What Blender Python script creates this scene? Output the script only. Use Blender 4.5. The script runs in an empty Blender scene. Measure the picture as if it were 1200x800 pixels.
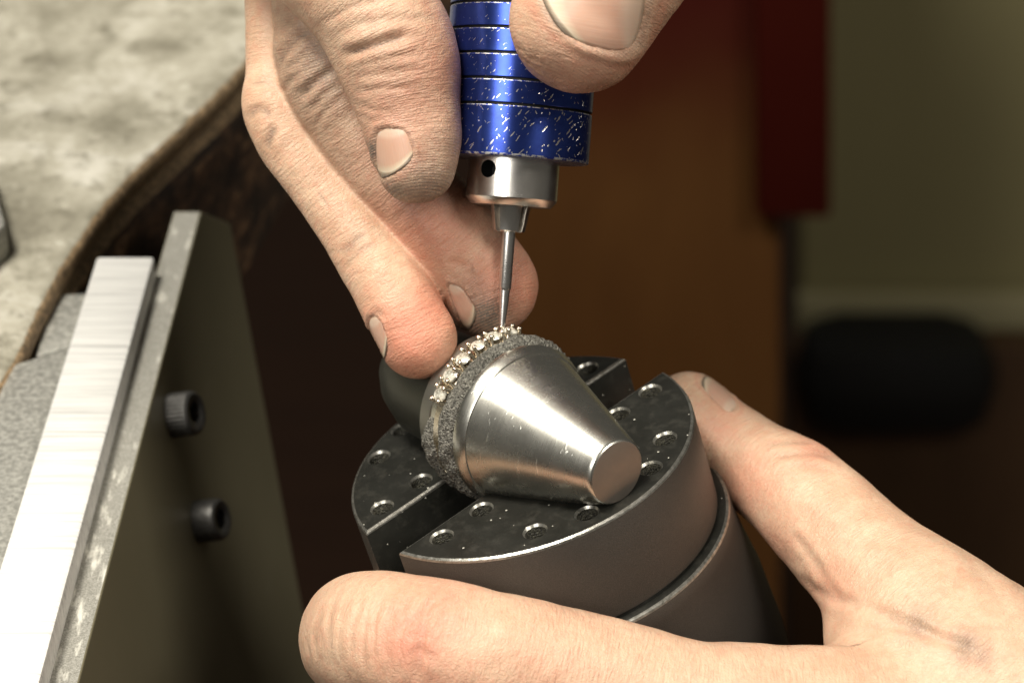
import bpy, bmesh, math, random
import numpy as np
from mathutils import Vector, Matrix
from mathutils.bvhtree import BVHTree
random.seed(7); rng = np.random.default_rng(7)
R = math.radians
scene = bpy.context.scene
C = scene.collection

# ------------------------------------------------------------------ camera
# working space: millimetres from the lens, x right, y down, z away; the lens looks 35 degrees down
FPX = 3000.0                                   # focal length in photograph pixels (1200 wide)
PITCH = 35.0
CP, SP = math.cos(R(PITCH)), math.sin(R(PITCH))
CHUCK_C = np.array([1.121, 14.395, 333.0])     # centre of the vise's top face
MW = np.array([[1, 0, 0], [0, -SP, CP], [0, -CP, -SP]])
T0 = np.array([0, 0, 1.0]) - MW @ CHUCK_C * .001
def world(p):                                  # lens millimetres -> world metres
    return np.asarray(p, float) @ MW.T * .001 + T0
def wdir(v): return MW @ np.asarray(v, float)
def pt(px, py, d): return np.array([(px - 600) / FPX * d, (py - 400) / FPX * d, d])
def wp(px, py, d): return world(pt(px, py, d))

cam_d = bpy.data.cameras.new('camera'); cam = bpy.data.objects.new('camera', cam_d); C.objects.link(cam)
cam_d.sensor_width = 36; cam_d.lens = FPX / 1200 * 36; cam_d.clip_start = .01; cam_d.clip_end = 50
cam.location = T0; cam.rotation_euler = (R(90 - PITCH), 0, 0)
cam_d.dof.use_dof = True; cam_d.dof.focus_distance = .319; cam_d.dof.aperture_fstop = 25
scene.camera = cam

# ------------------------------------------------------------------ light of the workshop
w = bpy.data.worlds.new('World'); scene.world = w; w.use_nodes = True
w.node_tree.nodes['Background'].inputs[0].default_value = (1.0, .93, .80, 1)
w.node_tree.nodes['Background'].inputs[1].default_value = .075
def area(name, cdir, dist, size, power, col, target=(600, 430, 322)):
    ld = bpy.data.lights.new(name, 'AREA'); ld.shape = 'DISK'; ld.size = size; ld.energy = power; ld.color = col
    o = bpy.data.objects.new(name, ld); C.objects.link(o)
    t = Vector(wp(*target)); dv = Vector(wdir(cdir)).normalized()
    o.location = t + dv * dist
    o.rotation_euler = dv.to_track_quat('Z', 'Y').to_euler()
area('bench_lamp', (-.36, -.74, -.57), .55, .16, 5.2, (1.0, .945, .85))
area('second_lamp', (.56, -.46, -.69), .75, .30, 3.6, (1.0, .94, .84))
area('front_fill', (-.42, -.12, -.90), 1.2, .50, 7.5, (1.0, .96, .90))  # soft fill added at front left so the bare steel reflects brightness

vs = scene.view_settings
scene.display_settings.display_device = 'sRGB'
vs.view_transform = 'Standard'; vs.look = 'None'; vs.gamma = 1; vs.exposure = 0; vs.use_curve_mapping = False
scene.cycles.use_denoising = True
scene.cycles.max_bounces = 8

# ------------------------------------------------------------------ helpers
def link(o, parent=None):
    C.objects.link(o)
    if parent is not None: o.parent = parent
    return o
def tag(o, label=None, cat=None, group=None, kind=None):
    if label: o['label'] = label
    if cat: o['category'] = cat
    if group: o['group'] = group
    if kind: o['kind'] = kind
    return o
def frame(origin, X, Y, Z):                   # lens-space frame -> world matrix
    m = Matrix.Identity(4)
    for i, a in enumerate((X, Y, Z)):
        a = wdir(a); a = a / np.linalg.norm(a)
        for j in range(3): m[j][i] = a[j]
    o = world(origin)
    for j in range(3): m[j][3] = o[j]
    return m
def root(name, mat, label, cat, group=None):
    o = bpy.data.objects.new(name, None); o.empty_display_size = .005
    C.objects.link(o); o.matrix_world = mat
    return tag(o, label, cat, group)
def mesh_obj(name, verts, faces, mats, parent=None, smooth=True, midx=None, uvs=None, angle=None):
    me = bpy.data.meshes.new(name)
    me.from_pydata([tuple(v) for v in verts], [], faces)
    for m in (mats if isinstance(mats, (list, tuple)) else [mats]): me.materials.append(m)
    if midx is not None: me.polygons.foreach_set('material_index', midx)
    if smooth: me.polygons.foreach_set('use_smooth', [True] * len(me.polygons))
    if uvs is not None:
        l = me.uv_layers.new(name='UVMap'); l.data.foreach_set('uv', np.asarray(uvs, np.float32).ravel())
    me.update()
    if smooth and angle: me.set_sharp_from_angle(angle=R(angle))
    return link(bpy.data.objects.new(name, me), parent)
MM = .001
def lathe(name, prof, mats, parent, seg=96, pm=None, closed=False, angle=32, disp=None):
    """prof: list of (r, z) in mm round the local z axis; pm: material index of every profile step."""
    verts, faces, mi, uv = [], [], [], []
    n = len(prof)
    arc = [0]
    for i in range(1, n): arc.append(arc[-1] + math.hypot(prof[i][0] - prof[i-1][0], prof[i][1] - prof[i-1][1]))
    for i, (r, z) in enumerate(prof):
        for j in range(seg):
            a = 2 * math.pi * j / seg
            rr, zz = (r, z) if disp is None else disp(r, z, a)
            verts.append((rr * math.cos(a) * MM, rr * math.sin(a) * MM, zz * MM))
    rmax = max(p[0] for p in prof)
    steps = n if closed else n - 1
    for i in range(steps):
        i2 = (i + 1) % n
        for j in range(seg):
            j2 = (j + 1) % seg
            faces.append((i * seg + j, i * seg + j2, i2 * seg + j2, i2 * seg + j))
            mi.append(pm[i] if pm else 0)
            u0, u1 = (j / seg * 2 * math.pi * rmax, (j + 1) / seg * 2 * math.pi * rmax)
            v0, v1 = arc[i], arc[i2] if i2 else arc[i] + 1
            uv += [(u0, v0), (u1, v0), (u1, v1), (u0, v1)]
    o = mesh_obj(name, verts, faces, mats, parent, True, mi, uv, angle)
    if not closed:                                   # caps
        bm = bmesh.new(); bm.from_mesh(o.data); bm.verts.ensure_lookup_table()
        for i, rev in ((0, True), (n - 1, False)):
            if prof[i][0] > 1e-4:
                vsn = [bm.verts[i * seg + j] for j in range(seg)]
                f = bm.faces.new(vsn[::-1] if rev else vsn); f.material_index = pm[min(i, n - 2)] if pm else 0
        bmesh.ops.recalc_face_normals(bm, faces=bm.faces); bm.to_mesh(o.data); bm.free()
        if angle: o.data.set_sharp_from_angle(angle=R(angle))
    return o
def hexa(name, P, mats, parent=None, bevel=0, seg=2):
    """box from 8 world points (bottom 4, top 4, same order)"""
    bm = bmesh.new(); v = [bm.verts.new(p) for p in P]
    for f in ((3, 2, 1, 0), (4, 5, 6, 7), (0, 1, 5, 4), (1, 2, 6, 5), (2, 3, 7, 6), (3, 0, 4, 7)):
        bm.faces.new([v[i] for i in f])
    bmesh.ops.recalc_face_normals(bm, faces=bm.faces)
    if bevel: bmesh.ops.bevel(bm, geom=bm.edges[:], offset=bevel, segments=seg, affect='EDGES', profile=.5)
    me = bpy.data.meshes.new(name); bm.to_mesh(me); bm.free()
    for m in (mats if isinstance(mats, (list, tuple)) else [mats]): me.materials.append(m)
    if bevel:
        me.polygons.foreach_set('use_smooth', [True] * len(me.polygons)); me.set_sharp_from_angle(angle=R(40))
    o = bpy.data.objects.new(name, me); C.objects.link(o)
    if parent is not None:
        o.parent = parent; o.matrix_parent_inverse = parent.matrix_world.inverted()
    return o
def box(name, x0, x1, y0, y1, z0, z1, mats, parent=None, bevel=0):
    return hexa(name, [(x0,y0,z0),(x1,y0,z0),(x1,y1,z0),(x0,y1,z0),(x0,y0,z1),(x1,y0,z1),(x1,y1,z1),(x0,y1,z1)], mats, parent, bevel)

# ------------------------------------------------------------------ materials
class NT:
    def __init__(s, name):
        s.m = bpy.data.materials.new(name); s.m.use_nodes = True; s.t = s.m.node_tree
        s.b = s.t.nodes['Principled BSDF']
    def n(s, typ, **kw):
        nd = s.t.nodes.new(typ)
        for k, v in kw.items():
            if k == 'inp':
                for a, b in v.items():
                    if isinstance(b, bpy.types.NodeSocket): s.t.links.new(b, nd.inputs[a])
                    else: nd.inputs[a].default_value = b
            else: setattr(nd, k, v)
        return nd
    def set(s, **kw):
        for k, v in kw.items():
            k = k.replace('_', ' ')
            if isinstance(v, bpy.types.NodeSocket): s.t.links.new(v, s.b.inputs[k])
            else: s.b.inputs[k].default_value = v
    def coord(s, scale=(1000, 1000, 1000), kind='Object', rot=(0, 0, 0)):
        tc = s.n('ShaderNodeTexCoord')
        mp = s.n('ShaderNodeMapping', inp={0: tc.outputs[kind], 'Scale': scale, 'Rotation': rot})
        return mp.outputs[0]
    def attr(s, name): return s.n('ShaderNodeAttribute', attribute_name=name)
    def noise(s, vec, scale=1, detail=3, rough=.55, dist=0, out='Fac', dim='3D'):
        return s.n('ShaderNodeTexNoise', noise_dimensions=dim, inp={'Vector': vec, 'Scale': scale, 'Detail': detail, 'Roughness': rough, 'Distortion': dist}).outputs[out]
    def vor(s, vec, scale=1, feature='F1', out='Distance', rnd=1, dim='3D'):
        return s.n('ShaderNodeTexVoronoi', feature=feature, voronoi_dimensions=dim, inp={'Vector': vec, 'Scale': scale, 'Randomness': rnd}).outputs[out]
    def ramp(s, fac, stops, interp='LINEAR'):
        r = s.n('ShaderNodeValToRGB', inp={0: fac}); e = r.color_ramp.elements; r.color_ramp.interpolation = interp
        while len(e) > 1: e.remove(e[0])
        for i, (p, c) in enumerate(stops):
            c = (c, c, c) if not hasattr(c, '__len__') else c
            q = e[0] if i == 0 else e.new(p)
            q.position = p; q.color = (*c, 1)
        return r.outputs[0]
    def mix(s, fac, a, b, mode='MIX'):
        m = s.n('ShaderNodeMix', data_type='RGBA', blend_type=mode)
        for k, v in ((0, fac), (6, a), (7, b)):
            if isinstance(v, bpy.types.NodeSocket): s.t.links.new(v, m.inputs[k])
            else: m.inputs[k].default_value = v if k == 0 else (*v, 1) if len(v) == 3 else v
        return m.outputs[2]
    def math(s, op, a, b=0, c=None, clamp=False):
        inp = {0: a, 1: b}
        if c is not None: inp[2] = c
        return s.n('ShaderNodeMath', operation=op, use_clamp=clamp, inp=inp).outputs[0]
    def bump(s, h, dist=.0001, strength=1, normal=None):
        inp = {'Height': h, 'Distance': dist, 'Strength': strength}
        if normal is not None: inp['Normal'] = normal
        return s.n('ShaderNodeBump', inp=inp).outputs[0]

def m_turned(name, col, rough, scr=.5, line=9.0, aniso=.6, metal=1.0):
    """lathe-turned metal: fine rings round the axis, scattered scratches and dust (object space, mm)"""
    k = NT(name); c = k.coord()
    sep = k.n('ShaderNodeSeparateXYZ', inp={0: c})
    z = sep.outputs[2]
    r2 = k.math('SQRT', k.math('ADD', k.math('MULTIPLY', sep.outputs[0], sep.outputs[0]), k.math('MULTIPLY', sep.outputs[1], sep.outputs[1])))
    comb = k.n('ShaderNodeCombineXYZ', inp={0: k.math('MULTIPLY', k.math('ADD', z, k.math('MULTIPLY', r2, .7)), line), 1: 0.0, 2: 0.0}).outputs[0]
    rings = k.noise(comb, 1, 4, .7)
    blot = k.noise(c, .35, 4, .6)
    c2 = k.coord((900, 160, 2600), rot=(.5, .3, .7))
    s1 = k.ramp(k.noise(c2, 1, 2, .5), [(.0, 0), (.68, 0), (.74, 1)])
    col2 = k.mix(k.math('MULTIPLY', blot, .5), col, [x * .62 for x in col])
    col2 = k.mix(k.math('MULTIPLY', s1, scr * .4), col2, [min(1, x * 1.5 + .05) for x in col])
    k.set(Base_Color=col2, Metallic=metal,
          Roughness=k.math('ADD', rough - .08, k.math('ADD', k.math('MULTIPLY', blot, .12), k.math('MULTIPLY', rings, .06))),
          Normal=k.bump(k.math('ADD', rings, k.math('MULTIPLY', s1, scr)), .00002, .55))
    if aniso: k.set(Anisotropic=aniso)
    return k.m

def m_black(name='black_oxide_steel', base=(.010, .010, .008), rough=.30, spec=True):
    k = NT(name); c = k.coord()
    blot = k.noise(c, .18, 5, .6); fine = k.noise(c, 6, 3, .6)
    v = k.n('ShaderNodeTexVoronoi', inp={'Vector': c, 'Scale': .85, 'Randomness': 1.0})
    dot = k.math('LESS_THAN', v.outputs['Distance'], k.math('MULTIPLY', k.n('ShaderNodeSeparateColor', inp={0: v.outputs['Color']}).outputs[0], .13))
    keep = k.math('GREATER_THAN', k.n('ShaderNodeSeparateColor', inp={0: v.outputs['Color']}).outputs[1], .35)
    dust = k.math('MULTIPLY', dot, keep)
    wear = k.ramp(k.noise(k.coord((500, 500, 500)), 1, 6, .7), [(.5, 0), (.72, 1)])
    col = k.mix(k.math('MULTIPLY', blot, .8), base, [x * 2.6 + .006 for x in base])
    col = k.mix(k.math('MULTIPLY', wear, .35), col, (.09, .085, .07))
    if spec: col = k.mix(dust, col, (.62, .60, .52))
    k.set(Base_Color=col, Metallic=.35, Roughness=k.math('ADD', rough - .1, k.math('MULTIPLY', blot, .3)),
          Normal=k.bump(k.math('ADD', fine, k.math('MULTIPLY', dust, 2)), .00002, .5))
    return k.m
def m_blasted(name, base, rough=.6, metal=.5, grain=9, contrast=.6):
    k = NT(name); c = k.coord()
    g = k.noise(c, grain, 2, .6); b = k.noise(c, .12, 4, .6)
    col = k.mix(k.ramp(g, [(.35, 0), (.65, 1)]), [x * (1 - contrast) for x in base], [x * (1 + contrast) for x in base])
    col = k.mix(k.math('MULTIPLY', b, .5), col, [x * .6 for x in base])
    k.set(Base_Color=col, Metallic=metal, Roughness=rough, Normal=k.bump(g, .00006, .8))
    return k.m
M = {}
M['black'] = m_black()
M['side'] = m_blasted('dark_brown_steel', (.078, .069, .059), .42, .55, 7, .2)
def m_edge():
    k = NT('worn_bright_edge'); c = k.coord()
    g = k.noise(c, 1.3, 5, .7)
    k.set(Base_Color=k.ramp(g, [(.3, (.16, .155, .13)), (.60, (.42, .41, .37))]), Metallic=.9, Roughness=.33, Normal=k.bump(g, .0001, .4))
    return k.m
M['edge'] = m_edge()
def m_grit(name, lo, hi, scale=5.5, metal=.1, rough=.6, bd=.00025):
    k = NT(name); c = k.coord()
    v = k.vor(c, scale); n = k.noise(c, scale * .7, 3, .7); n2 = k.noise(c, .6, 3, .6)
    f = k.math('MULTIPLY', k.math('ADD', k.ramp(n, [(.36, 0), (.68, 1)]), k.math('MULTIPLY', k.ramp(n, [(.64, 0), (.7, 1)]), 1.0)), k.math('ADD', n2, .25))
    k.set(Base_Color=k.mix(k.math('MULTIPLY', f, .8, clamp=True), lo, hi), Metallic=metal, Roughness=rough,
          Normal=k.bump(k.math('ADD', n, k.math('MULTIPLY', v, -.7)), bd, .9))
    return k.m
M['hole'] = m_grit('grit_in_hole', (.006, .006, .004), (.15, .14, .10), 4.5)
M['wax'] = m_grit('grey_granular_compound', (.035, .033, .027), (.48, .46, .39), 4.2, .3, .42, .0005)
M['cone'] = m_turned('turned_aluminium', (.62, .61, .55), .26, 1.0, 8, .35)
M['cone_end'] = m_turned('sawn_aluminium_face', (.34, .30, .26), .55, .2, 3, 0)
M['rear_shade'] = m_turned('shaded_turned_metal', (.13, .13, .11), .45, .2, 6, 0)  # mandrel behind the collar: its shade is put into a darker metal colour
M['rear'] = m_turned('dull_grey_aluminium', (.34, .33, .29), .42, .2, 6, .3)
M['steel'] = m_turned('polished_steel', (.78, .75, .70), .24, .4, 5, .5)
M['bit'] = m_turned('ground_tool_steel', (.76, .74, .70), .28, .5, 9, .5)
def m_simple(name, col, rough=.5, metal=0, **kw):
    k = NT(name); c = k.coord(); n = k.noise(c, .8, 4, .6)
    k.set(Base_Color=k.mix(k.math('MULTIPLY', n, .6), col, [x * .55 for x in col]), Roughness=rough, Metallic=metal,
          Normal=k.bump(k.noise(c, 4, 3, .6), .00004, .4), **kw); return k.m
M['dark'] = m_simple('dark_recess', (.008, .008, .007), .5, .2)

def m_blue():
    k = NT('blue_anodised_aluminium'); tc = k.n('ShaderNodeTexCoord'); uv = tc.outputs['UV']
    sep = k.n('ShaderNodeSeparateXYZ', inp={0: uv})
    lines = k.noise(k.n('ShaderNodeCombineXYZ', inp={0: k.math('MULTIPLY', sep.outputs[1], 9)}).outputs[0], 1, 4, .7)
    zobj = k.n('ShaderNodeSeparateXYZ', inp={0: k.coord()}).outputs[2]
    low = k.ramp(k.math('DIVIDE', zobj, 22.0, clamp=True), [(.0, 1), (.28, .9), (.34, .62), (1, .5)])
    chips = None
    for rot, sx, sy, thr, kp, off in ((-.95, .40, 2.1, .24, .68, 0), (.95, .5, 2.0, .15, .82, 40), (-.70, .26, 1.7, .15, .66, 80), (-1.2, 1.1, 1.9, .22, .70, 120)):
        m1 = k.n('ShaderNodeMapping', inp={0: uv, 'Rotation': (0, 0, rot), 'Location': (off, off * .7, 0)})
        jit = k.n('ShaderNodeTexNoise', inp={'Vector': m1.outputs[0], 'Scale': 1.6, 'Detail': 3.0})
        vec = k.n('ShaderNodeVectorMath', operation='ADD', inp={0: m1.outputs[0], 1: k.n('ShaderNodeVectorMath', operation='SCALE', inp={0: jit.outputs['Color'], 'Scale': .45}).outputs[0]}).outputs[0]
        m2 = k.n('ShaderNodeMapping', inp={0: vec, 'Scale': (sx, sy, 1)})
        v = k.n('ShaderNodeTexVoronoi', voronoi_dimensions='2D', inp={'Vector': m2.outputs[0], 'Scale': 1.0})
        sc_ = k.n('ShaderNodeSeparateColor', inp={0: v.outputs['Color']})
        th = k.math('MULTIPLY', k.math('MULTIPLY', sc_.outputs[0], thr), low)
        th = k.math('MULTIPLY', th, k.math('GREATER_THAN', sc_.outputs[1], kp))
        d = k.math('LESS_THAN', v.outputs['Distance'], th)
        chips = d if chips is None else k.math('MAXIMUM', chips, d)
    chips = k.math('MULTIPLY', chips, k.math('GREATER_THAN', k.noise(uv, 5, 2, .6), .36))
    blot = k.noise(uv, .5, 4, .6)
    blue = k.mix(blot, (.028, .042, .23), (.046, .095, .41))
    k.set(Base_Color=k.mix(chips, blue, (.62, .62, .60)), Metallic=.92,
          Roughness=k.math('ADD', .24, k.math('MULTIPLY', lines, .10)), Anisotropic=.8, Anisotropic_Rotation=.25,
          Normal=k.bump(k.math('ADD', k.math('MULTIPLY', lines, .3), k.math('MULTIPLY', chips, -1.5)), .00004, .5))
    tg = k.n('ShaderNodeTangent', direction_type='RADIAL', axis='Z'); k.t.links.new(tg.outputs[0], k.b.inputs['Tangent'])
    return k.m
M['blue'] = m_blue()
def m_blue_edge():
    k = NT('blue_edge_worn_to_metal'); c = k.coord()
    g = k.noise(c, 1.6, 5, .75)
    k.set(Base_Color=k.ramp(g, [(.47, (.03, .05, .28)), (.56, (.62, .61, .58))]), Metallic=.9, Roughness=.35); return k.m
M['blue_edge'] = m_blue_edge()

def m_brushed():
    k = NT('milled_aluminium_bar'); c = k.coord((60, 2200, 500)); c0 = k.coord()
    l = k.noise(c, 1, 5, .7); l2 = k.noise(k.coord((22, 1300, 500)), 1, 3, .6)
    dk = k.ramp(l2, [(.0, .55), (.34, .78), (.44, 1)])
    col = k.mix(k.ramp(l, [(.3, 0), (.6, 1)]), (.52, .515, .49), (.74, .735, .70))
    col = k.mix(1.0, col, dk, 'MULTIPLY')
    k.set(Base_Color=col, Metallic=.35, Roughness=.55, Normal=k.bump(l, .00005, .7)); return k.m
M['bar'] = m_brushed()
def m_plate_top():
    k = NT('blasted_plate_edge'); c = k.coord()
    g = k.noise(c, 5, 2, .6); st = k.noise(k.coord((700, 180, 300)), 1, 4, .6)
    col = k.mix(k.ramp(g, [(.3, 0), (.7, 1)]), (.16, .155, .13), (.36, .35, .31))
    col = k.mix(k.ramp(st, [(.56, 0), (.70, .75)]), col, (.72, .70, .62))
    k.set(Base_Color=col, Metallic=.3, Roughness=.6, Normal=k.bump(g, .00008, .7)); return k.m
M['plate_top'] = m_plate_top()
def m_plate():
    k = NT('olive_grey_painted_plate'); c = k.coord()
    g = k.noise(c, 7, 3, .6); b = k.noise(c, .05, 4, .6)
    s = k.ramp(k.noise(k.coord((900, 60, 60), rot=(.1, .2, .1)), 1, 2, .5), [(.70, 0), (.76, 1)])
    col = k.mix(b, (.104, .093, .055), (.146, .131, .082))
    col = k.mix(k.math('MULTIPLY', s, .5), col, (.16, .15, .11))
    k.set(Base_Color=col, Metallic=.1, Roughness=.55, Normal=k.bump(g, .00003, .6)); return k.m
M['plate'] = m_plate()
M['block'] = m_blasted('scuffed_grey_steel', (.33, .325, .29), .5, .4, 1.2, .35)
M['screw'] = m_blasted('black_screw_steel', (.11, .107, .10), .38, .8, 3, .35)
def m_bench():
    k = NT('stained_worn_bench_wood'); c = k.coord()
    a = k.noise(c, .060, 6, .68, .15); b = k.noise(c, .20, 6, .68, .1); f = k.noise(c, 1.5, 4, .6)
    g = k.noise(k.coord((60, 400, 60)), 1, 4, .6)
    col = k.ramp(a, [(.30, (.13, .118, .085)), (.44, (.25, .235, .18)), (.55, (.38, .36, .29)), (.68, (.55, .53, .46))])
    col = k.mix(k.ramp(b, [(.35, .8), (.48, 0)]), col, (.13, .12, .085))
    col = k.mix(k.ramp(b, [(.60, 0), (.74, .8)]), col, (.62, .60, .51))
    col = k.mix(k.math('MULTIPLY', g, .35), col, (.22, .20, .15))
    k.set(Base_Color=col, Roughness=.62, Normal=k.bump(k.math('ADD', b, k.math('MULTIPLY', f, .4)), .0004, .5)); return k.m
M['bench'] = m_bench()
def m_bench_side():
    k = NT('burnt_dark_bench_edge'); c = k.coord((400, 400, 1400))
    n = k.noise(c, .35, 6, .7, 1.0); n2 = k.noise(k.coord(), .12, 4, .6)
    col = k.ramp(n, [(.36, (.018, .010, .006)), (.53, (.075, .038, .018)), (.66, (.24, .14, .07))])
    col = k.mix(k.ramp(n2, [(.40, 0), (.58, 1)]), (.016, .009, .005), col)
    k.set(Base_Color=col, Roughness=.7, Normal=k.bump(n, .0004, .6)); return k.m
M['bench_side'] = m_bench_side()
M['bench_rim'] = m_blasted('worn_brown_bench_rim', (.24, .165, .09), .7, 0, 1.1, .6)
def m_wood(name, lo, hi, sc=(30, 30, 6)):
    k = NT(name); c = k.coord(sc); n = k.noise(c, 1, 5, .6, 1.2)
    k.set(Base_Color=k.mix(n, lo, hi), Roughness=.6, Normal=k.bump(n, .001, .4)); return k.m

# ------------------------------------------------------------------ the vise (ring clamp)
U = np.array([0.74869688, -0.49054144, 0.44589469]); V = np.array([-0.60788038, -0.23970013, 0.75698434]); N = np.array([-0.26445118, -0.83780245, -0.47765326])
RJ, V0, V1 = 23.1, -2.95, 4.55
clamp = root('ring_clamp', frame(CHUCK_C, U, V, N), 'round black steel ring clamp with two drilled jaws, held in the cupped hand', 'clamp')
def jaw(sign, v0, holes):
    def outline(ins):
        r = RJ - ins; vv = v0 + sign * ins; x = math.sqrt(r * r - vv * vv)
        a0 = math.atan2(vv, x); a1 = math.atan2(vv, -x)
        if sign < 0: a0, a1 = a1 - 2 * math.pi if a1 > 0 else a1, a0
        if sign < 0 and a0 > a1: a0 -= 2 * math.pi
        return [(r * math.cos(a0 + (a1 - a0) * i / 72), r * math.sin(a0 + (a1 - a0) * i / 72)) for i in range(73)]
    lev = [(0, -13.45), (0, -.42), (.12, -.16), (.42, 0)]
    verts, faces, mi = [], [], []
    n = 73
    for ins, z in lev: verts += [(x * MM, y * MM, z * MM) for x, y in outline(ins)]
    for l in range(3):
        for j in range(n):
            j2 = (j + 1) % n
            faces.append((l * n + j, l * n + j2, (l + 1) * n + j2, (l + 1) * n + j)); mi.append(1 if l == 0 and j < n - 1 else 0 if l == 0 else 2)
    faces.append(tuple(range(n))[::-1]); mi.append(0)
    faces.append(tuple(range(3 * n, 4 * n))); mi.append(0)
    o = mesh_obj('jaw', verts, faces, [M['black'], M['side'], M['edge'], M['hole']], clamp, True, mi)
    bm = bmesh.new()
    for hx, hy in holes:
        ring = []
        for z, rr in ((-1.9, 1.30), (-.30, 1.38), (.0, 1.62), (.6, 1.62)):
            ring.append([bm.verts.new(((hx + rr * math.cos(2 * math.pi * i / 28)) * MM, (hy + rr * math.sin(2 * math.pi * i / 28)) * MM, z * MM)) for i in range(28)])
        for a in range(3):
            for i in range(28):
                f = bm.faces.new((ring[a][i], ring[a][(i + 1) % 28], ring[a + 1][(i + 1) % 28], ring[a + 1][i])); f.material_index = 3 if a == 0 else 2
        f = bm.faces.new(ring[0][::-1]); f.material_index = 3
        bm.faces.new(ring[3])
    cm = bpy.data.meshes.new('cut'); bm.to_mesh(cm); bm.free()
    for m in o.data.materials: cm.materials.append(m)
    co = bpy.data.objects.new('cut', cm); C.objects.link(co); co.matrix_world = clamp.matrix_world
    md = o.modifiers.new('b', 'BOOLEAN'); md.object = co; md.operation = 'DIFFERENCE'; md.solver = 'EXACT'; md.material_mode = 'INDEX'
    bpy.context.view_layer.update()
    ev = o.evaluated_get(bpy.context.evaluated_depsgraph_get()); me = bpy.data.meshes.new_from_object(ev)
    o.modifiers.clear(); o.data = me; me.name = 'jaw'
    bpy.data.objects.remove(co)
    me.polygons.foreach_set('use_smooth', [True] * len(me.polygons)); me.set_sharp_from_angle(angle=R(28))
    return o
jaw(-1, V0, [(-17.8,-5.6),(-11.2,-5.6),(-10.6,-15.9),(-4.6,-19.0),(18.6,-5.2),(12.7,-5.4),(11.8,-15.7),(6.3,-19.0)])
jaw(1, V1, [(-17.9,7.4),(-11.3,7.5),(-10.8,17.8),(18.2,7.5),(12.5,7.5),(11.8,17.5),(-4.8,20.4),(5.8,20.4)])
prof = [(2, -13.5), (22.7, -13.5), (22.7, -14.0), (24.1, -14.0), (24.45, -14.15), (24.6, -14.45), (24.65, -16.5), (25.4, -22), (26.3, -27), (27.0, -36), (27.2, -48), (26.6, -58), (20, -64), (2, -66)]
lathe('base', prof, [M['side'], M['edge'], M['black']], clamp, 160, [2, 2, 2, 1, 1, 0, 0, 0, 0, 0, 0, 0, 0], angle=40)

# ------------------------------------------------------------------ tapered mandrel lying across the jaws
S0 = np.array([12.932, 16.106, 315.0]); WA = np.array([.630, .290, -.721]); WA /= np.linalg.norm(WA)
EX = np.cross(WA, N); EX /= np.linalg.norm(EX); EY = np.cross(EX, WA)
if EY @ N < 0: EX, EY = -EX, -EY
if np.cross(EX, EY) @ WA < 0: EX = -EX
mand = root('ring_mandrel', frame(S0, EX, EY, WA), 'polished tapered aluminium mandrel lying across the clamp jaws under the ring', 'mandrel')
def on_axis(t): return S0 - WA * t
def flat_disp(r, z, a):                              # milled flat where the mandrel bears on the jaws
    p = on_axis(-z) + r * (math.cos(a) * EX + math.sin(a) * EY) - CHUCK_C
    h, v = p @ N, p @ V
    if h < .03 and not (V0 + .25 < v < V1 - .25):
        dy = (.03 - h) / (EY @ N)
        y = r * math.sin(a) + dy; x = r * math.cos(a); rr = math.hypot(x, y)
        a2 = math.atan2(y, x); return rr * math.cos(a2 - a) if False else rr, z
    return r, z
def lathe_flat(name, prof, mats, parent, seg, pm, angle):
    o = lathe(name, prof, mats, parent, seg, pm, angle=angle)
    for vtx in o.data.vertices:
        co = np.array(vtx.co) / MM
        p = S0 + co[0] * EX + co[1] * EY + co[2] * WA - CHUCK_C
        h, v = p @ N, p @ V
        if h < .03 and not (V0 + .3 < v < V1 - .3):
            vtx.co.y += (.03 - h) / (EY @ N) * MM
    o.data.update(); return o
cone = [(.01, 0), (3.95, 0), (4.05, -.03), (4.32, -.30), (4.45, -.75)]
pmc = [1, 1, 0, 0]
for i in range(1, 15): cone.append((4.5 + (9.9 - 4.5) * i / 14, -.75 - (17.5 - .75) * i / 14)); pmc.append(0)
cone += [(10.05, -17.55), (10.62, -18.6), (10.62, -19.3), (9.6, -19.4), (9.6, -25.4), (9.75, -25.5), (9.8, -25.8), (9.8, -27.3), (9.55, -27.5)]
pmc += [0, 0, 0, 0, 0, 0, 2, 2, 2]
cone += [(7.7, -27.6), (7.7, -33), (7.5, -37), (6.0, -41), (4.0, -44), (.01, -44)]; pmc += [3] * 6
lathe_flat('cone', cone, [M['cone'], M['cone_end'], M['rear'], M['rear_shade']], mand, 160, pmc, 30)

# rough grey compound packed round the mandrel on both sides of the ring
def wax_noise(a, z, s):
    return .16 * math.sin(a * 7 + s) * math.sin(a * 3.1 + s * 2 + z) + .09 * math.sin(a * 23 + z * 3 + s)
def wax_band(name, z0, z1, rad, seed, full):
    segs = 220; rows = 12; verts, faces = [], []
    g = np.random.default_rng(seed).normal(0, .11, (rows, segs))
    for i in range(rows):
        for j in range(segs):
            a = 2 * math.pi * j / segs; t = i / (rows - 1)
            edge = math.sin(math.pi * t) ** .35
            r = 9.5 + (rad - 9.5) * edge * full(a) + (wax_noise(a, t * 3, seed) + g[i, j]) * min(1, edge * 1.3) * full(a)
            za, zb = (z0(a) if callable(z0) else z0), (z1(a) if callable(z1) else z1)
            z = za + (zb - za) * t + .25 * math.sin(a * 5 + seed) * (t - .5) + .15 * math.sin(a * 17 + seed)
            verts.append((r * math.cos(a) * MM, r * math.sin(a) * MM, z * MM))
    for i in range(rows - 1):
        for j in range(segs):
            faces.append((i * segs + j, i * segs + (j + 1) % segs, (i + 1) * segs + (j + 1) % segs, (i + 1) * segs + j))
    bmf = [tuple(range(segs))[::-1], tuple(range((rows - 1) * segs, rows * segs))]
    return mesh_obj(name, verts, faces + bmf, M['wax'], None, True)
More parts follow.
